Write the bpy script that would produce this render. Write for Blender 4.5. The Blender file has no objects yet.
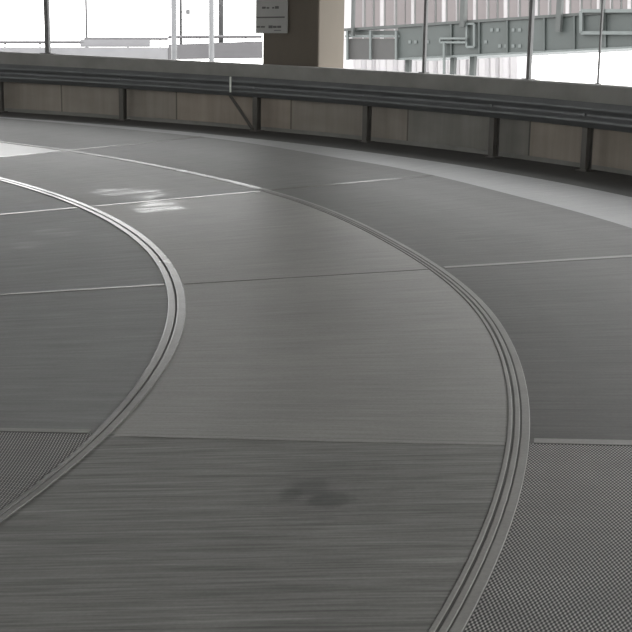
import bpy, math
from mathutils import Vector, Matrix

# ------------------------------------------------------------------ layout
F, PITCH, ROLL, EYE = 1214.63, 0.20415, 0.01523, 1.6
CX, CY = -7.8529, 6.3579                  # axis of the spiral
R_IN, R_OUT, R_APRON, R_WALL = 7.0622, 8.8362, 10.73, 12.556
T0 = math.atan2(-CY, -CX); R0 = math.hypot(CX, CY)
JOINTS = [-0.1891, 0.1897, 0.5860, 0.9666]   # radial construction joints
WALL_H = 0.884

def sz(r, t):
    a = t - T0
    return .36461*a + .063016*(r-R0) + .015712*a*a - .023094*a*(r-R0)
def S(r, t, dz=0.0):
    return Vector((CX + r*math.cos(t), CY + r*math.sin(t), sz(r, t) + dz))
def lerp_table(tab, t):
    if t <= tab[0][0]: return tab[0][1]
    for (a, b), (c, d) in zip(tab, tab[1:]):
        if t <= c:
            k = (t-a)/(c-a); k = k*k*(3-2*k)
            return b + (d-b)*k
    return tab[-1][1]
DEV_OUT = [(-.4, 0), (.02, .008), (.29, -.032), (.56, .03), (.75, .02), (1.0, .06), (1.4, .0)]
def r_out(t): return R_OUT + lerp_table(DEV_OUT, t)
def r_in(t): return R_IN
def r_apron(t): return R_APRON + lerp_table([(.42, 0), (.70, .2), (1.0, .55), (1.4, .8)], t)

cp, sp, cr, sr = math.cos(PITCH), math.sin(PITCH), math.cos(ROLL), math.sin(ROLL)
FWD = Vector((0, cp, -sp)); U0 = Vector((0, sp, cp)); X0 = Vector((1, 0, 0))
RIGHT = X0*cr + U0*sr; UP = -X0*sr + U0*cr
CAM = Vector((0, 0, EYE))
def at(px, py, Y):
    """point at depth Y (metres north of the viewer) seen along a given direction"""
    d = FWD + RIGHT*((px-316)/F) + UP*((316-py)/F)
    return CAM + d*(Y/d.y)
def direction(px, py=40):
    d = FWD + RIGHT*((px-316)/F) + UP*((316-py)/F)
    return Vector((d.x, d.y))

scene = bpy.context.scene
col = scene.collection

# ------------------------------------------------------------------ materials
def new_mat(name):
    m = bpy.data.materials.new(name); m.use_nodes = True
    nt = m.node_tree
    return m, nt, nt.nodes['Principled BSDF']
def N(nt, kind, **kw):
    n = nt.nodes.new(kind)
    for k, v in kw.items():
        if k in n.inputs: n.inputs[k].default_value = v
        else: setattr(n, k, v)
    return n
def math_node(nt, op, a, b=None):
    n = nt.nodes.new('ShaderNodeMath'); n.operation = op
    for i, v in enumerate((a, b)):
        if v is None: continue
        if isinstance(v, (int, float)): n.inputs[i].default_value = v
        else: nt.links.new(v, n.inputs[i])
    return n.outputs[0]
def N_clamp(nt, v):
    n = nt.nodes.new('ShaderNodeClamp'); nt.links.new(v, n.inputs['Value']); return n.outputs[0]
def mult_color(nt, color, fac):
    n = nt.nodes.new('ShaderNodeVectorMath'); n.operation = 'MULTIPLY'
    if isinstance(color, tuple): n.inputs[0].default_value = color[:3]
    else: nt.links.new(color, n.inputs[0])
    c = nt.nodes.new('ShaderNodeCombineXYZ')
    for i in range(3): nt.links.new(fac, c.inputs[i])
    nt.links.new(c.outputs[0], n.inputs[1])
    return n.outputs[0]
def noise(nt, vec, scale, detail=3, rough=.55):
    n = N(nt, 'ShaderNodeTexNoise'); n.inputs['Scale'].default_value = scale
    n.inputs['Detail'].default_value = detail; n.inputs['Roughness'].default_value = rough
    nt.links.new(vec, n.inputs['Vector']); return n.outputs['Fac']
def mapping(nt, vec, scale=(1, 1, 1), rot=(0, 0, 0), loc=(0, 0, 0)):
    n = N(nt, 'ShaderNodeMapping'); n.inputs['Scale'].default_value = scale
    n.inputs['Rotation'].default_value = rot; n.inputs['Location'].default_value = loc
    nt.links.new(vec, n.inputs['Vector']); return n.outputs[0]
def ramp01(nt, v, lo, hi):
    n = nt.nodes.new('ShaderNodeMapRange'); n.inputs['From Min'].default_value = 0
    n.inputs['From Max'].default_value = 1; n.inputs['To Min'].default_value = lo; n.inputs['To Max'].default_value = hi
    nt.links.new(v, n.inputs['Value']); return n.outputs[0]
def spot(nt, pos, centre, size, soft_noise):
    """soft-edged irregular patch 0..1 around a place on the floor (object coordinates)"""
    s = nt.nodes.new('ShaderNodeVectorMath'); s.operation = 'SUBTRACT'
    nt.links.new(pos, s.inputs[0]); s.inputs[1].default_value = centre
    m = mapping(nt, s.outputs[0], (1/size[0], 1/size[1], 0))
    l = nt.nodes.new('ShaderNodeVectorMath'); l.operation = 'LENGTH'; nt.links.new(m, l.inputs[0])
    d = math_node(nt, 'ADD', l.outputs['Value'], math_node(nt, 'MULTIPLY', math_node(nt, 'SUBTRACT', soft_noise, .5), 1.6))
    n = nt.nodes.new('ShaderNodeMapRange'); n.interpolation_type = 'SMOOTHSTEP'
    n.inputs['From Min'].default_value = .45; n.inputs['From Max'].default_value = 1.05
    n.inputs['To Min'].default_value = 1; n.inputs['To Max'].default_value = 0
    nt.links.new(d, n.inputs['Value']); return n.outputs[0]

def broom_concrete(name, color, rough=.55, streak=.16, hatch=0.0, stains=(), wet=(), tracks=0.0, spec=.5):
    m, nt, b = new_mat(name)
    uv = N(nt, 'ShaderNodeUVMap').outputs[0]
    pos = N(nt, 'ShaderNodeTexCoord').outputs['Object']
    fine = noise(nt, mapping(nt, uv, (2.4, 64, 1)), 1.0, 4, .6)
    fine2 = noise(nt, mapping(nt, uv, (1.1, 19, 1), loc=(7, 3, 0)), 1.0, 3, .55)
    big = noise(nt, mapping(nt, pos, (1, 1, 1)), .8, 4, .55)
    grain = noise(nt, pos, 70, 3, .7)
    v = math_node(nt, 'MULTIPLY', ramp01(nt, fine, 1-streak*2, 1+streak*2), ramp01(nt, fine2, 1-streak, 1+streak))
    v = math_node(nt, 'MULTIPLY', v, ramp01(nt, big, .70, 1.30))
    v = math_node(nt, 'MULTIPLY', v, ramp01(nt, grain, .8, 1.2))
    if tracks:   # tyre tracks polished along the lane
        tr = noise(nt, mapping(nt, uv, (2.1, .07, 1), loc=(1.7, 0, 0)), 1.0, 2, .5)
        v = math_node(nt, 'MULTIPLY', v, ramp01(nt, tr, 1-tracks, 1+tracks))
    height = fine
    if hatch:
        sep = N(nt, 'ShaderNodeSeparateXYZ'); nt.links.new(uv, sep.inputs[0])
        a = math_node(nt, 'MULTIPLY', sep.outputs[0], 2*math.pi/.0135)
        c = math_node(nt, 'MULTIPLY', sep.outputs[1], 2*math.pi/.032)
        w = math_node(nt, 'MULTIPLY', math_node(nt, 'SINE', a), math_node(nt, 'SINE', c))
        patch = ramp01(nt, noise(nt, mapping(nt, uv, (5, 5, 1)), 1, 2), .5, 1.5)
        w = math_node(nt, 'MULTIPLY', w, patch)
        v = math_node(nt, 'MULTIPLY', v, math_node(nt, 'MAXIMUM', .12, math_node(nt, 'ADD', 1.0, math_node(nt, 'MULTIPLY', w, hatch))))
        height = w
    r = ramp01(nt, big, rough-.07, rough+.07)
    warp = noise(nt, mapping(nt, pos, (5, 5, 0)), 1, 4, .6)
    for centre, size, k in stains:
        s = spot(nt, pos, centre, size, warp)
        v = math_node(nt, 'MULTIPLY', v, math_node(nt, 'SUBTRACT', 1.0, math_node(nt, 'MULTIPLY', s, k)))
    for centre, size, k in wet:
        s = spot(nt, pos, centre, size, warp)
        s = math_node(nt, 'MULTIPLY', s, N_clamp(nt, math_node(nt, 'MULTIPLY', math_node(nt, 'SUBTRACT', fine2, .36), 4.5)))
        r = math_node(nt, 'SUBTRACT', r, math_node(nt, 'MULTIPLY', s, k))
    c = mult_color(nt, color, v)
    nt.links.new(c, b.inputs['Base Color']); nt.links.new(r, b.inputs['Roughness'])
    b.inputs['Specular IOR Level'].default_value = spec
    bp = N(nt, 'ShaderNodeBump'); bp.inputs['Strength'].default_value = .12; bp.inputs['Distance'].default_value = .004
    nt.links.new(height, bp.inputs['Height']); nt.links.new(bp.outputs[0], b.inputs['Normal'])
    return m

def plain(name, color, rough=.6, metal=0.0, var=.15, scale=6.0, stretch=(1, 1, 1), spec=.5):
    m, nt, b = new_mat(name)
    pos = N(nt, 'ShaderNodeTexCoord').outputs['Object']
    n1 = noise(nt, mapping(nt, pos, stretch), scale, 4, .6)
    c = mult_color(nt, color, ramp01(nt, n1, 1-var*2, 1+var*2))
    nt.links.new(c, b.inputs['Base Color'])
    b.inputs['Roughness'].default_value = rough; b.inputs['Metallic'].default_value = metal
    b.inputs['Specular IOR Level'].default_value = spec
    return m

def wall_material(name, color):
    """cast panels, each with its own tint, vertical run-off streaks"""
    m, nt, b = new_mat(name)
    uv = N(nt, 'ShaderNodeUVMap').outputs[0]
    sep = N(nt, 'ShaderNodeSeparateXYZ'); nt.links.new(uv, sep.inputs[0])
    cell = math_node(nt, 'FLOOR', math_node(nt, 'DIVIDE', sep.outputs[0], 1.95))
    wn = N(nt, 'ShaderNodeTexWhiteNoise'); wn.noise_dimensions = '1D'; nt.links.new(cell, wn.inputs['W'])
    streak = noise(nt, mapping(nt, uv, (7, .5, 1)), 1, 4, .6)
    blotch = noise(nt, mapping(nt, uv, (1.2, 3, 1)), 1, 3, .5)
    v = math_node(nt, 'MULTIPLY', ramp01(nt, streak, .72, 1.28), ramp01(nt, blotch, .75, 1.25))
    v = math_node(nt, 'MULTIPLY', v, ramp01(nt, wn.outputs['Value'], .85, 1.15))
    mix = N(nt, 'ShaderNodeMix', data_type='RGBA')
    mix.inputs['A'].default_value = (*color, 1); mix.inputs['B'].default_value = (color[0]*1.06, color[1]*.95, color[2]*.87, 1)
    nt.links.new(wn.outputs['Value'], mix.inputs['Factor'])
    # thin vertical joint between panels
    fr = math_node(nt, 'FRACT', math_node(nt, 'DIVIDE', sep.outputs[0], 1.95))
    jl = math_node(nt, 'GREATER_THAN', fr, .012)
    v = math_node(nt, 'MULTIPLY', v, ramp01(nt, jl, .45, 1))
    nt.links.new(mult_color(nt, mix.outputs['Result'], v), b.inputs['Base Color'])
    b.inputs['Roughness'].default_value = .8
    return m

WET = [((S(7.64, .556).x, S(7.64, .556).y, 0), (.26, .36), .24), ((S(7.72, .645).x, S(7.72, .645).y, 0), (.46, .3), .2)]
STAIN = S(8.15, -.263)
LANE_TINT = (.285, .280, .260)
DARK_TINT = (.148, .146, .138)
M = {}
M['lane_near'] = broom_concrete('lane_concrete_near', (.203, .200, .188), .55, .46,
                                stains=[((STAIN.x-.03, STAIN.y+.07, 0), (.13, .13), .28), ((STAIN.x+.04, STAIN.y-.05, 0), (.11, .09), .36), ((STAIN.x-.10, STAIN.y+.01, 0), (.06, .10), .3), ((STAIN.x+.02, STAIN.y+.05, 0), (.34, .4), .13)])
M['lane'] = broom_concrete('lane_concrete', LANE_TINT, .48, .16, tracks=.08, spec=.4, wet=WET)
M['lane_far'] = broom_concrete('lane_concrete_far', (.185, .182, .172), .5, .2, tracks=.2, spec=.28,
                               wet=WET)
M['lane_beyond'] = broom_concrete('lane_concrete_beyond', (.30, .296, .28), .36, .16, tracks=.1)
M['side'] = broom_concrete('side_concrete', DARK_TINT, .55, .20, tracks=.16, spec=.17)
M['inner'] = broom_concrete('inner_concrete', (.20, .202, .198), .5, .18, tracks=.18, spec=.3,
                          wet=[((-2.02, 9.30, 0), (.22, .2), .09), ((-2.15, 8.86, 0), (.18, .14), .08)])
M['hatched'] = broom_concrete('hatched_concrete', (.18, .178, .171), .6, .08, hatch=2.3)
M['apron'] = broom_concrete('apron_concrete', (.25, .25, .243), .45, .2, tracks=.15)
M['gutter_shade'] = broom_concrete('gutter_dirt_shade', (.075, .073, .068), .8, .12)  # dark tone holds the shade under rail and wall as well as dirt
M['trowel'] = broom_concrete('trowelled_concrete', (.262, .257, .243), .25, .10)
M['trowel_rough'] = broom_concrete('trowelled_concrete_worn', (.305, .30, .282), .52, .12, spec=.3)
M['sealant'] = plain('joint_sealant', (.09, .088, .083), .7)
M['wall'] = wall_material('parapet_concrete', (.275, .265, .243))
M['coping'] = plain('coping_concrete', (.235, .231, .218), .75, var=.18, scale=2.0)
M['ceiling'] = plain('ceiling_concrete', (.14, .137, .13), .85)
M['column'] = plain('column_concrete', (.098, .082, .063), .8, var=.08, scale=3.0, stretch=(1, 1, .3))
M['rail'] = plain('galvanised_rail', (.15, .157, .16), .5, .45, var=.12, scale=4)
M['rail_post'] = plain('rail_post_steel', (.095, .09, .082), .6, .3)
M['steel'] = plain('post_steel', (.09, .09, .09), .5, .5)
M['pale_steel'] = plain('pale_post_steel', (.09, .09, .091), .5)
M['reflector'] = plain('reflector_white', (.75, .78, .72), .4, var=.03)
M['sign'] = plain('sign_sheet', (.25, .247, .238), .55, var=.05)
M['ink'] = plain('sign_ink', (.06, .059, .057), .6)
M['deck'] = plain('deck_concrete', (.07, .067, .069), .8, var=.12, scale=1.2)
M['deck_pale'] = plain('deck_pale_concrete', (.14, .138, .141), .8, var=.1, scale=2)
M['bridge'] = plain('bridge_panel', (.025, .031, .0288), .5, var=.14, scale=3)
M['bridge_end'] = plain('bridge_end_sheet', (.030, .029, .0275), .7, var=.2, scale=2)
M['bridge_dark'] = plain('bridge_edge', (.030, .033, .031), .6)
M['bridge_pale'] = plain('bridge_pale_metal', (.066, .075, .072), .5)
M['cladding'] = plain('facade_cladding', (.30, .283, .285), .7, var=.05, scale=2)
M['fin'] = plain('facade_fin', (.088, .076, .075), .7, var=.10, scale=.8)
M['fin_thin'] = plain('facade_thin_fin', (.075, .078, .074), .7)
M['fin_low'] = plain('facade_fin_low', (.21, .20, .20), .7, var=.06, scale=.8)
M['pale_cladding'] = plain('facade_pale_cladding', (.34, .325, .33), .7, var=.04, scale=2)
M['ground'] = plain('street_paving', (.55, .55, .54), .9, var=.05, scale=.3)

# ------------------------------------------------------------------ mesh helpers
class MB:
    def __init__(self): self.v = []; self.f = []; self.mi = []; self.uv = []
    def quad(self, ps, mi=0, uvs=None):
        i = len(self.v); self.v += [tuple(p) for p in ps]
        self.f.append(tuple(range(i, i+len(ps)))); self.mi.append(mi)
        self.uv.append(uvs or [(0, 0)]*len(ps))
    def box(self, c, ax, ay, az, mi=0):
        """box about centre c with half-axis vectors"""
        c = Vector(c)
        P = [c + ax*i + ay*j + az*k for k in (-1, 1) for j in (-1, 1) for i in (-1, 1)]
        for q in ((0, 2, 3, 1), (4, 5, 7, 6), (0, 1, 5, 4), (2, 6, 7, 3), (0, 4, 6, 2), (1, 3, 7, 5)):
            self.quad([P[k] for k in q], mi)
    def beam(self, a, b, w, h, up=Vector((0, 0, 1)), mi=0):
        a = Vector(a); b = Vector(b); d = b-a
        s = d.cross(up).normalized(); u = s.cross(d).normalized()
        self.box((a+b)/2, d/2, s*(w/2), u*(h/2), mi)
    def tube(self, pts, r, n=10, mi=0):
        pts = [Vector(p) for p in pts]; rings = []
        for i, p in enumerate(pts):
            d = (pts[min(i+1, len(pts)-1)]-pts[max(i-1, 0)]).normalized()
            ref = Vector((0, 0, 1)) if abs(d.z) < .9 else Vector((1, 0, 0))
            s = d.cross(ref).normalized(); u = s.cross(d)
            rings.append([p + s*(r*math.cos(2*math.pi*k/n)) + u*(r*math.sin(2*math.pi*k/n)) for k in range(n)])
        for A, B in zip(rings, rings[1:]):
            for k in range(n):
                self.quad([A[k], A[(k+1) % n], B[(k+1) % n], B[k]], mi)
        self.quad(list(reversed(rings[0])), mi); self.quad(rings[-1], mi)
    def sweep(self, prof, ts, mis=None, rref=None, closed=True, caps=True):
        """profile of (r, dz) points carried along the spiral; heights follow the ramp at rref"""
        rows = []
        for t in ts:
            row = []
            for r, z in prof:
                rr = r(t) if callable(r) else r
                base = sz(rref if rref else rr, t)
                row.append(Vector((CX + rr*math.cos(t), CY + rr*math.sin(t), base + z)))
            rows.append(row)
        n = len(prof); L = [0]
        for k in range(n): L.append(L[-1] + (Vector((prof[k][1], 0)) - Vector((prof[(k+1) % n][1], 0))).length if not callable(prof[k][0]) else L[-1]+.05)
        for (t1, A), (t2, B) in zip(zip(ts, rows), zip(ts[1:], rows[1:])):
            for k in range(n if closed else n-1):
                j = (k+1) % n
                u1, u2 = t1*(R_WALL), t2*(R_WALL)
                self.quad([A[k], B[k], B[j], A[j]], mis[k] if mis else 0,
                          [(u1, prof[k][1]), (u2, prof[k][1]), (u2, prof[j][1]), (u1, prof[j][1])])
        if caps and closed:
            self.quad(list(reversed(rows[0])), mis[0] if mis else 0); self.quad(rows[-1], mis[0] if mis else 0)
    def build(self, name, mats, parent=None, smooth=False, bevel=0):
        me = bpy.data.meshes.new(name)
        # merge shared vertices so that smooth shading and the checks read one surface
        idx = {}; vs = []; fs = []
        keep_mi = []; keep_uv = []
        for f, mi, uv in zip(self.f, self.mi, self.uv):
            g = []
            for k in f:
                key = tuple(round(c, 5) for c in self.v[k])
                if key not in idx: idx[key] = len(vs); vs.append(self.v[k])
                g.append(idx[key])
            fs.append(g); keep_mi.append(mi); keep_uv.append(uv)
        origin = Vector((0, 0, 0))
        me.from_pydata(vs, [], fs)
        if not isinstance(mats, (list, tuple)): mats = [mats]
        for m in mats: me.materials.append(m)
        lay = me.uv_layers.new(name='UVMap')
        for p, mi, uv in zip(me.polygons, keep_mi, keep_uv):
            p.material_index = mi; p.use_smooth = smooth
            for li, c in zip(p.loop_indices, uv): lay.data[li].uv = c
        me.validate(); me.update()
        o = bpy.data.objects.new(name, me); col.objects.link(o)
        if parent: o.parent = parent; o.matrix_parent_inverse = Matrix.Translation(-parent.location)
        if bevel:
            md = o.modifiers.new('bevel', 'BEVEL'); md.width = bevel; md.segments = 2; md.limit_method = 'ANGLE'
        return o
def tag(o, label=None, cat=None, group=None, kind=None):
    if label: o['label'] = label
    if cat: o['category'] = cat
    if group: o['group'] = group
    if kind: o['kind'] = kind
    return o
def empty(name, loc, label, cat, group=None):
    o = bpy.data.objects.new(name, None); o.location = loc; col.objects.link(o)
    o.empty_display_size = .2
    return tag(o, label, cat, group)
def frange(a, b, n): return [a + (b-a)*i/n for i in range(n+1)]
Z = Vector((0, 0, 1))

# ------------------------------------------------------------------ setting: the floor
T_MIN, T_MAX = -2.5, 3.2
R_CORE, R_EDGE, R_GUT = 3.6, 12.79, lambda t: 11.62
bands = [lambda t: R_CORE, r_in, r_out, r_apron, R_GUT, lambda t: R_EDGE]
floor_mats = ['lane_near', 'lane', 'lane_far', 'side', 'inner', 'hatched', 'apron', 'gutter_shade', 'lane_beyond']
ts = []
edges = [T_MIN] + JOINTS + [T_MAX]
for a, b in zip(edges, edges[1:]):
    n = max(4, int((b-a)/.02)); ts += frange(a, b, n)[:-1]
ts.append(T_MAX)
mb = MB()
def pick(band, tm):
    near = tm < JOINTS[0]
    if band == 0: return 5 if near else 4
    if band == 1: return 0 if near else (1 if tm < JOINTS[1]+.0 else (1 if tm < JOINTS[2] else (2 if tm < JOINTS[3] else 8)))
    if band == 2: return 5 if near else 3
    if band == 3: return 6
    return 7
NSUB = [6, 3, 3, 2, 2]
for t1, t2 in zip(ts, ts[1:]):
    for k in range(5):
        for s in range(NSUB[k]):
            def P(t, q):
                r = bands[k](t) + (bands[k+1](t)-bands[k](t))*q
                p = S(r, t)
                if k == 1 and t2 <= JOINTS[0]+1e-6:      # the near lane panel was broomed parallel to its end joint
                    e = -.07; return p, (p.x*math.cos(e)+p.y*math.sin(e), -p.x*math.sin(e)+p.y*math.cos(e))
                return p, (r, t*(3.7, 8.2, 9.8, 9.8, 9.8)[k])
            q1, q2 = s/NSUB[k], (s+1)/NSUB[k]
            c = [P(t1, q1), P(t1, q2), P(t2, q2), P(t2, q1)]
            mb.quad([p for p, _ in c], pick(k, (t1+t2)/2), [u for _, u in c])
        # underside
    A, B, Cc, Dd = S(R_CORE, t1, -.25), S(R_EDGE, t1, -.25), S(R_EDGE, t2, -.25), S(R_CORE, t2, -.25)
    mb.quad([A, Dd, Cc, B], 3)
    mb.quad([S(R_CORE, t1), S(R_CORE, t2), Dd, A], 3)
    mb.quad([S(R_EDGE, t1), B, Cc, S(R_EDGE, t2)], 3)
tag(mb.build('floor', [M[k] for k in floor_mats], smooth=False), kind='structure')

# trowelled edge strips either side of the curved construction joints
fine_ts = frange(T_MIN, T_MAX, 300)
def curved_joint(name, rc, strips, gap_span, wid=lambda t: 1.0, mat='trowel', h=.006, worn=None):
    m = MB()
    m.sweep([(lambda t: rc(t)+gap_span[0]*wid(t), .0005), (lambda t: rc(t)+gap_span[1]*wid(t), .0005), (lambda t: rc(t)+gap_span[1]*wid(t), .0015), (lambda t: rc(t)+gap_span[0]*wid(t), .0015)], fine_ts, [1]*4)
    for a, b in strips:
        f = lambda o: (lambda t: rc(t)+o*wid(t))
        m.sweep([(f(a), .0008), (f(b), .0008), (f(b), h-.0015), (f(b-.003), h), (f(a+.003), h), (f(a), h-.0015)], fine_ts, [0]*6)
    if worn is not None:      # far stretch polished by turning wheels
        for i, fc in enumerate(m.f):
            p = sum((Vector(m.v[q]) for q in fc), Vector())/len(fc)
            if m.mi[i] == 0 and math.atan2(p.y-CY, p.x-CX) > worn: m.mi[i] = 2
    return tag(m.build(name, [M[mat], M['sealant'], M['trowel']]), kind='structure')
curved_joint('trim_1', r_in, [(-.052, -.010), (.003, .054)], (-.052, .054), lambda t: lerp_table([(-.34, .5), (.05, 1.0), (.6, 1.0)], t))
curved_joint('trim_2', r_out, [(-.054, -.036), (-.026, -.004), (.002, .038)], (-.056, .040), mat='trowel_rough', h=.004, worn=.6)
# radial construction joints
k = 3
for t in JOINTS:
    m = MB()
    spans = ((R_CORE, R_IN-.064, .05), (R_IN+.064, r_out(t)-.06, .034), (r_out(t)+.056, r_apron(t)-.01, .052))
    for si, (a, b, w) in enumerate(spans):
        for i in range(12):
            r1, r2 = a+(b-a)*i/12, a+(b-a)*(i+1)/12
            for t_a, t_b, z, mi in (((t-w/8.6, t, .0025, 0), (t, t+.006/8.6, .0012, 1)) if (k == 3 and si == 1) else ((t, t+w/8.6, .0025, 2 if (si == 0 and k > 3) else 0), (t-.006/8.6, t, .0012, 1))):
                q = [S(r1, t_a, z), S(r2, t_a, z), S(r2, t_b, z), S(r1, t_b, z)]
                lo = [p - Z*(z-.0005) for p in q]
                m.quad(q, mi, [(p.x, p.y) for p in q]); 
                for e in range(4): m.quad([lo[e], lo[(e+1) % 4], q[(e+1) % 4], q[e]], mi)
    tag(m.build('trim_%d' % k, [M['trowel' if k > 4 else 'trowel_rough'], M['sealant'], M['trowel']]), kind='structure'); k += 1

# ------------------------------------------------------------------ setting: parapet wall, ceiling
RW = R_WALL; H = WALL_H
prof = [(RW+.03, -.02), (RW+.03, .05), (RW, .055), (RW, H-.225), (RW-.045, H-.215), (RW-.045, H-.015), (RW-.03, H), (RW+.20, H), (RW+.215, H-.015), (RW+.215, -.02)]
mis = [1, 1, 0, 1, 1, 1, 1, 1, 0, 0]
m = MB(); m.sweep(prof, frange(T_MIN, T_MAX, 330), mis, rref=RW)
tag(m.build('wall_back', [M['wall'], M['coping']]), kind='structure')
CEIL = 2.55
m = MB(); m.sweep([(R_CORE, CEIL), (R_CORE, CEIL+.3), (13.7, CEIL+.3), (13.7, CEIL)], frange(T_MIN, T_MAX, 160))
tag(m.build('ceiling', M['ceiling']), kind='structure')
m = MB(); m.sweep([(R_CORE-.25, -.4), (R_CORE-.25, CEIL), (R_CORE-.003, CEIL), (R_CORE-.003, -.4)], frange(T_MIN, T_MAX, 120), rref=R_CORE)  # unseen core wall, added to cut light from the inner side
tag(m.build('wall_core_light_block', M['coping']), kind='structure')
m = MB(); m.box((0, 60, -9.2), Vector((220, 0, 0)), Vector((0, 220, 0)), Vector((0, 0, .2)))
tag(m.build('ground', M['ground']), kind='structure')

# ------------------------------------------------------------------ guardrail
RG = RW-.19
POST_T = [-.42, -.27, -.12, .03, .18, .33, .43, .541, .656, .822, .971, 1.154, 1.319, 1.49, 1.65, 1.81, 1.97]
g = empty('guardrail', S(RG, .9), 'double-wave steel guardrail curving along the back concrete parapet', 'guardrail')
zc = .58
wave = []
for i in range(25):
    u = i/24
    z = zc + .13 - .26*u
    wave.append((RG - .040*(.5-.5*math.cos(4*math.pi*u)), z))
prof = wave + [(r+.006, z) for r, z in reversed(wave)]
m = MB(); m.sweep(prof, frange(-.55, 2.1, 200), rref=RW)
m.build('beam', M['rail'], g, smooth=True)
for t in POST_T:
    m = MB(); rad = Vector((math.cos(t), math.sin(t), 0)); tan = Vector((-math.sin(t), math.cos(t), 0))
    zb = sz(RG+.09, t); top = sz(RW, t) + zc + .12
    c = Vector((CX, CY, 0)) + rad*(RG+.055)
    # I-section post
    m.box(c + Z*((zb+top)/2), rad*.040, tan*.006, Z*((top-zb)/2))
    m.box(c - rad*.040 + Z*((zb+top)/2), rad*.005, tan*.038, Z*((top-zb)/2))
    m.box(c + rad*.040 + Z*((zb+top)/2), rad*.005, tan*.038, Z*((top-zb)/2))
    m.box(c + Z*(zb+.008), rad*.07, tan*.08, Z*.008)
    p = m.build('post', M['rail_post'], g)
    b = MB(); bc = Vector((CX, CY, 0)) + rad*(RG-.004) + Z*(sz(RW, t)+zc)
    b.tube([bc - rad*.012, bc + rad*.012], .016, 8)
    b.build('bolt', M['rail'], p)
t = 1.000
rad = Vector((math.cos(t), math.sin(t), 0)); tan = Vector((-math.sin(t), math.cos(t), 0))
m = MB(); m.box(Vector((CX, CY, 0)) + rad*(RG-.062) + Z*(sz(RW, t)+zc+.02), rad*.006, tan*.012, Z*.105)
tag(m.build('reflector', M['reflector'], g, bevel=.003), label='small pale upright reflector on the guardrail')
m = MB(); m.tube([S(RG-.05, 1.001, .46), S(RG-.06, .985, .25), S(RG-.075, .968, .03)], .022, 8)
m.build('brace', M['rail_post'], g)

# ------------------------------------------------------------------ column with its sign
tm = .93; rad = Vector((math.cos(tm), math.sin(tm), 0)); tan = Vector((-math.sin(tm), math.cos(tm), 0))
RC = RW+.225
p0 = Vector((CX, CY, 0)) + rad*RC
def on_face(px, off=0.0):
    d = direction(px); q = p0 - rad*off
    k = (q.x*rad.x + q.y*rad.y)/(d.x*rad.x + d.y*rad.y)
    return Vector((d.x*k, d.y*k, 0))
cl, crn = on_face(262.5), on_face(318.5)
d = direction(344.5)           # far edge of the lit side: walk out along the radius
A_ = Matrix(((d.x, -rad.x), (d.y, -rad.y))); kk = A_.inverted() @ Vector((crn.x, crn.y))
depth = kk[1]
zb, zt = -1.6, min(sz(RC, tm-.06), sz(RC+.7, tm-.06))+CEIL-.004
c = (cl+crn)/2 + rad*(depth/2) + Z*((zb+zt)/2)
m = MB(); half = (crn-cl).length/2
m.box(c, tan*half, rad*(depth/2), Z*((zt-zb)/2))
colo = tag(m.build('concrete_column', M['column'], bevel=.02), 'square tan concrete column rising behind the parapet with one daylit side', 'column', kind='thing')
# sign hung on the inner face of the column
sl, sr_ = on_face(255.5, .03), on_face(287, .03)
zbot = at(270, 33.5, sl.y).z; ztop = zt-.12
sg = empty('wall_sign', (sl+sr_)/2 + Z*zbot, 'grey sheet sign with lines of dark writing on the column', 'sign')
m = MB(); half = (sr_-sl).length/2; sc_ = (sl+sr_)/2
m.box(sc_ + rad*.008 + Z*((zbot+ztop)/2), tan*half, rad*.006, Z*((ztop-zbot)/2))
m.build('panel', M['sign'], sg, bevel=.002)
def ink(m, x0, x1, y0, y1):
    a, b = on_face(x0, .03), on_face(x1, .03); Yd = sc_.y
    z0, z1 = at(270, y1, Yd).z, at(270, y0, Yd).z
    m.box((a+b)/2 - rad*.0005 + Z*((z0+z1)/2), tan*((b-a).length/2), rad*.002, Z*((z1-z0)/2))
rows = (((262, 265.5, 6.5, 8.6), (266.5, 269, 7, 8.6), (272, 274, 7, 8.6), (274.8, 278.5, 6.2, 8.8)),
        ((256.5, 284.5, 16.6, 18.0),),
        ((256.5, 260, 26, 27.6), (260.7, 264.8, 26, 27.6), (268.5, 272.4, 25.4, 28.2), (273, 276.5, 25.8, 28), (277.2, 281, 25.8, 28)),
        ((274, 281, 30, 30.7),), ((259, 267, -4.6, -2.6), (268, 280, -4.6, -2.6)), ((259, 282, -14, -12),), ((257, 284.5, -22, -20.6),))
for row in rows:
    for r_ in row:
        m = MB(); ink(m, *r_); m.build('lettering', M['ink'], sg)

# ------------------------------------------------------------------ steel posts standing on the parapet
def wall_post(px, py, width, label, shade='steel'):
    # direction of the post on the plan, where it meets the parapet's top
    d = direction(px, py); k = 10.0
    while math.hypot(d.x*k - CX, d.y*k - CY) < RW+.10: k += .002
    base = Vector((d.x*k, d.y*k, 0)); t = math.atan2(base.y-CY, base.x-CX)
    z0, z1 = sz(RW, t)+H, sz(RW+.06, t-.004)+CEIL-.003
    rad = Vector((math.cos(t), math.sin(t), 0)); tan = Vector((-math.sin(t), math.cos(t), 0))
    e = empty('steel_post', base + Z*z0, label, 'post', 'steel posts on the parapet')
    m = MB(); m.box(base + Z*((z0+z1)/2+.006), rad*(width*.5), tan*(width*.5), Z*((z1-z0)/2-.006))
    m.build('shaft', M[shade], e, bevel=width*.12)
    m = MB(); m.box(base + Z*(z0+.006), rad*min(.085, width*1.2), tan*width*1.2, Z*.006)
    m.build('base_plate', M[shade], e)
    return e
wall_post(47.3, 30, .070, 'grey steel post on the parapet, farthest left')
wall_post(425, 40, .038, 'thin dark steel post on the parapet, first right of the column')
wall_post(530.5, 40, .046, 'dark steel post on the parapet crossing the footbridge and white sky')
wall_post(600.5, 40, .020, 'hair-thin dark rod on the parapet, farthest right')

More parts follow.
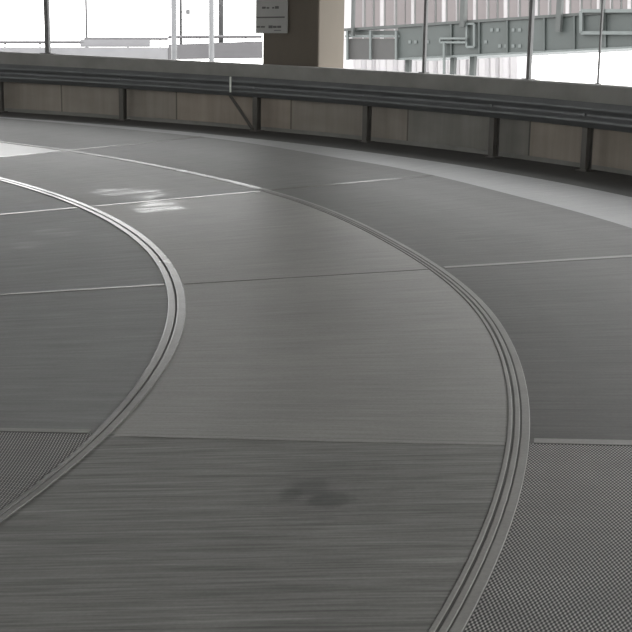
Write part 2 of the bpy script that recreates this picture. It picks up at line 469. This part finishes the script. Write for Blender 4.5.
# ------------------------------------------------------------------ outside on the left: neighbouring deck, its posts and lamp poles
YD = 28.0
def slab(m, x0, x1, ytop0, ytop1, ybot0, ybot1, Y, thick, mi=0):
    a, b, c_, d_ = at(x0, ytop0, Y), at(x1, ytop1, Y), at(x1, ybot1, Y), at(x0, ybot0, Y)
    off = Vector((0, thick, 0)); f = [a, d_, c_, b]; bk = [p+off for p in f]
    m.quad(f, mi); m.quad(list(reversed(bk)), mi)
    for i in range(4):
        j = (i+1) % 4; m.quad([f[j], f[i], bk[i], bk[j]], mi)
dk = empty('parking_deck', at(120, 60, YD), 'pale neighbouring parking deck edge seen left of the column', 'deck')
m = MB(); slab(m, -60, 168, 47.2, 47.2, 56, 62, YD, .3); m.build('parapet', M['deck_pale'], dk)
m = MB(); slab(m, 168.3, 262, 44.5, 41.0, 59.5, 58.2, YD, .3); m.build('parapet', M['deck'], dk)
m = MB(); slab(m, 80, 150, 39.4, 39.4, 47.0, 47.0, YD+.12, .05); m.build('screen', M['deck_pale'], dk)
m = MB(); m.tube([at(-60, 42.3, YD+.15), at(84, 42.3, YD+.15)], .034, 8); m.build('handrail', M['deck'], dk)
m = MB(); m.tube([at(84.2, 38.8, YD+.15), at(168, 38.8, YD+.15)], .030, 8); m.build('handrail', M['deck'], dk)
m = MB(); m.tube([at(168.2, 37, YD+.15), at(262, 36.6, YD+.15)], .034, 8); m.build('handrail', M['deck'], dk)
for px in (5, 40, 87, 128, 160, 200, 246):
    m = MB(); y0 = 42 if px < 84 else 38
    a, b = at(px, y0, YD+.15), at(px, 47.3 if px < 168 else 42, YD+.15); m.tube([a, b], .02, 6); m.build('stanchion', M['deck'], dk)
def far_pole(name, px, Y, ybase, width, label, mat, top=7.5, bracket=False):
    b = at(px, ybase, Y); e = empty(name, b, label, 'post', 'posts on the neighbouring deck')
    m = MB(); m.tube([b + Z*.02, Vector((b.x, b.y, top))], width/2, 12); m.build('shaft', M[mat], e, smooth=True)
    m = MB(); m.tube([b, b + Z*.02], width*.8, 12); m.build('base_plate', M[mat], e)
    if bracket:
        m = MB(); q = at(px+7, 12, Y); m.box(Vector((q.x, b.y, q.z)), Vector((.045, 0, 0)), Vector((0, .04, 0)), Vector((0, 0, .06)))
        m.beam(Vector((b.x, b.y, q.z)), Vector((q.x, b.y, q.z)), .03, .03)
        m.build('bracket', M['pale_steel'], e)
    return e
YP = YD+.55
far_pole('deck_post', 87, YP, 48, .052, 'thin pale post on the neighbouring deck, alone in white sky', 'pale_steel')
far_pole('deck_post', 181, YP, 49.5, .066, 'slim dark post with a small bracket on the neighbouring deck', 'steel', bracket=True)
far_pole('deck_post', 221, YP, 46.5, .125, 'thick dark post on the neighbouring deck, nearest the column', 'steel')
def street_pole(px, label, w):
    Y = 23.0; q = at(px, 40, Y); e = empty('street_pole', Vector((q.x, q.y, -9)), label, 'pole', 'pale street poles')
    m = MB(); m.tube([Vector((q.x, q.y, -8.98)), Vector((q.x, q.y, 6.5))], w/2, 12); m.build('shaft', M['pale_steel'], e, smooth=True)
    m = MB(); m.tube([Vector((q.x, q.y, -9)), Vector((q.x, q.y, -8.96))], w*1.4, 12); m.build('base_plate', M['pale_steel'], e)
street_pole(174, 'pale grey pole just left of the bracketed dark post', .105)
street_pole(211.5, 'pale grey pole just left of the thick dark post', .10)

# ------------------------------------------------------------------ outside on the right: office building and footbridge
YF = 42.0
bl = empty('office_building', at(470, 60, YF), 'pinkish office building with vertical fins behind the footbridge', 'building')
m = MB(); slab(m, 300, 740, -140, -140, 40, 36, YF, 6.0); m.build('upper_wall', M['cladding'], bl)
m = MB(); slab(m, 300, 527, 40.3, 38, 110, 110, YF+.02, 5.5); m.build('lower_wall', M['pale_cladding'], bl)
fx = 354.0; i = 0
gaps = [11.6, 9.2, 10.8, 11.5, 8.6, 10.2]; widths = [8.2, 5.4, 7.6, 8.2, 5.0, 6.9]
while fx < 722:
    g_, w_ = gaps[i % 6], widths[(i*5) % 6]
    m = MB(); slab(m, fx, fx+w_, -138, -138, 41, 41, YF-.07, .065); m.build('fin', M['fin'], bl)
    m = MB(); slab(m, fx-1.5, fx-.2, -137, -137, 41, 41, YF-.05, .045); m.build('thin_fin', M['fin_thin'], bl)
    if fx+w_ < 526:
        m = MB(); slab(m, fx+1, fx+w_-1, 41.3, 41.3, 108, 108, YF-.12, .11); m.build('lower_fin', M['fin_low'], bl)
    fx += g_; i += 1

br = empty('footbridge', at(450, 60, 28.5), 'grey-green footbridge rising to the right outside the parapet', 'bridge')
def bp(px, py):            # point on the bridge's near face: the bridge runs towards the viewer as it rises
    # near face goes through plan points at px 345 (30 m) and px 632 (25.5 m)
    a, b = at(345, 40, 30.0), at(632, 40, 25.5); n = Vector((b.y-a.y, a.x-b.x))
    dd = FWD + RIGHT*((px-316)/F) + UP*((316-py)/F)
    k = (n.x*a.x + n.y*a.y)/(n.x*dd.x + n.y*dd.y)
    return CAM + dd*k
va, vb = bp(345, 40), bp(632, 40); along = (vb-va); along.z = 0; along.normalize(); inw = Vector((-along.y, along.x, 0))
def line(y0, y1, px, x0=345, x1=632): return y0 + (y1-y0)*(px-x0)/(x1-x0)
top_y = lambda px: line(28.5, 9.5, px); bot_y = lambda px: line(60.5, 46.0, px)
def strip(m, x0, x1, fy0, fy1, thick, off=0.0, n=8, mi=0):
    for i in range(n):
        a, b = x0+(x1-x0)*i/n, x0+(x1-x0)*(i+1)/n
        f = [bp(a, fy0(a)) + inw*off, bp(a, fy1(a)) + inw*off, bp(b, fy1(b)) + inw*off, bp(b, fy0(b)) + inw*off]
        bk = [p + inw*thick for p in f]
        m.quad(f, mi); m.quad(list(reversed(bk)), mi)
        m.quad([f[3], bk[3], bk[0], f[0]], mi); m.quad([f[1], bk[1], bk[2], f[2]], mi)
        if i == 0: m.quad([f[0], bk[0], bk[1], f[1]], mi)
        if i == n-1: m.quad([f[2], bk[2], bk[3], f[3]], mi)
XE = 700
m = MB(); strip(m, 398, XE, lambda x: top_y(x)+3, bot_y, .22); m.build('side_panel', M['bridge'], br)
m = MB(); strip(m, 347.5, 397.6, lambda x: 38.5, lambda x: 59.5, .22); m.build('end_panel', M['bridge_end'], br)
m = MB(); strip(m, 345, XE, top_y, lambda x: top_y(x)+2.8, .34, -.05); m.build('top_rail', M['bridge_dark'], br)
m = MB(); strip(m, 346, 400, lambda x: 35.2, lambda x: 37.4, .12, -.03); m.build('mid_rail', M['bridge_pale'], br)
m = MB(); strip(m, 346, 400, lambda x: 30.5, lambda x: 34.8, .10, .05); m.build('mesh_panel', M['bridge'], br)
m = MB(); strip(m, 398, XE, lambda x: bot_y(x)+.2, lambda x: bot_y(x)+2.2, 1.6, -.03); m.build('deck_slab', M['bridge_pale'], br)
for px in (349, 372, 397.7):
    m = MB(); m.beam(bp(px, 31)+inw*-.06, bp(px, 60)+inw*-.06, .05, .05, up=along); m.build('panel_post', M['bridge_pale'], br)
for px in (424, 452, 480, 508, 545, 575, 606, 640):
    m = MB(); m.beam(bp(px, top_y(px)+3)+inw*-.03, bp(px, bot_y(px))+inw*-.03, .045, .04, up=along); m.build('panel_post', M['bridge'], br)
# pale outlined frames bolted on the near side
def frame(x0, x1, y0, y1, w=.045):
    m = MB(); o = inw*-.075
    for a, b in (((x0, y0), (x1, y0)), ((x0, y1), (x1, y1)), ((x0, y0), (x0, y1)), ((x1, y0), (x1, y1))):
        m.beam(bp(*a)+o, bp(*b)+o, w, w, up=inw)
    return m.build('frame', M['bridge_pale'], br)
frame(442, 468.5, 38.5, 42.5); frame(468.5, 476, 24, 47)
frame(583, 660, 11, 33, .07)
# rows of pale bolt plates on the panels
for px, py in ((492, 30), (498, 30), (513.5, 30), (520, 30), (486, 42), (500, 46), (506, 46), (513.5, 46), (520, 46), (410, 42), (416, 42), (428, 42), (459, 42)):
    m = MB(); q = bp(px, py); m.box(q - inw*.012, along*.035, inw*.012, Z*.035); m.build('plate', M['bridge_pale'], br)
# supports under the deck, down to the street
for px, w in ((400.3, .115), (445.5, .11), (465.5, .12)):
    q = bp(px, bot_y(px)) + inw*.35
    m = MB(); m.box(Vector((q.x, q.y, (q.z-9)/2)), along*(w/2), inw*(w/2), Z*((q.z+9)/2)); m.build('support', M['bridge'], br)
q = bp(446.5, 43)
m = MB(); m.beam(q + inw*-.1, bp(446.5, 76) + inw*-.1, .05, .05, up=along); m.build('downpipe', M['bridge_pale'], br)
# uprights of the bridge that carry on above its rail
for px, w, yb in ((355.5, .07, 36), (465.5, .12, 27), (561, .115, 32), (604.5, .05, 30)):
    m = MB(); a, b = bp(px, yb), bp(px, -120); a = a - inw*.11; b = Vector((a.x, a.y, b.z))
    m.beam(a, b, w, w, up=along); m.build('upright', M['bridge_dark'], br)

# ------------------------------------------------------------------ overcast sky, camera
w = bpy.data.worlds.new('overcast_sky'); scene.world = w; w.use_nodes = True
nt = w.node_tree; bg = nt.nodes['Background']
tc = nt.nodes.new('ShaderNodeTexCoord'); sepn = nt.nodes.new('ShaderNodeSeparateXYZ'); nt.links.new(tc.outputs['Generated'], sepn.inputs[0])
mr = nt.nodes.new('ShaderNodeMapRange'); mr.inputs['From Min'].default_value = -.1; mr.inputs['From Max'].default_value = .9
nt.links.new(sepn.outputs['Z'], mr.inputs['Value'])
ramp = nt.nodes.new('ShaderNodeValToRGB'); nt.links.new(mr.outputs[0], ramp.inputs[0])
ramp.color_ramp.elements[0].color = (1, .985, .955, 1); ramp.color_ramp.elements[1].color = (.93, .96, 1, 1)
nt.links.new(ramp.outputs[0], bg.inputs['Color'])
bg.inputs['Strength'].default_value = 5.5

cam = bpy.data.cameras.new('camera'); co = bpy.data.objects.new('camera', cam); col.objects.link(co)
cam.sensor_width = 36; cam.sensor_fit = 'HORIZONTAL'; cam.lens = 36*F/632
cam.clip_start = .05; cam.clip_end = 600
R = Matrix((RIGHT, UP, -FWD)).transposed().to_4x4()
co.matrix_world = Matrix.Translation(CAM) @ R
scene.camera = co
vs = scene.view_settings
vs.view_transform = 'Standard'; vs.look = 'None'; vs.exposure = 0; vs.gamma = 1; vs.use_curve_mapping = False
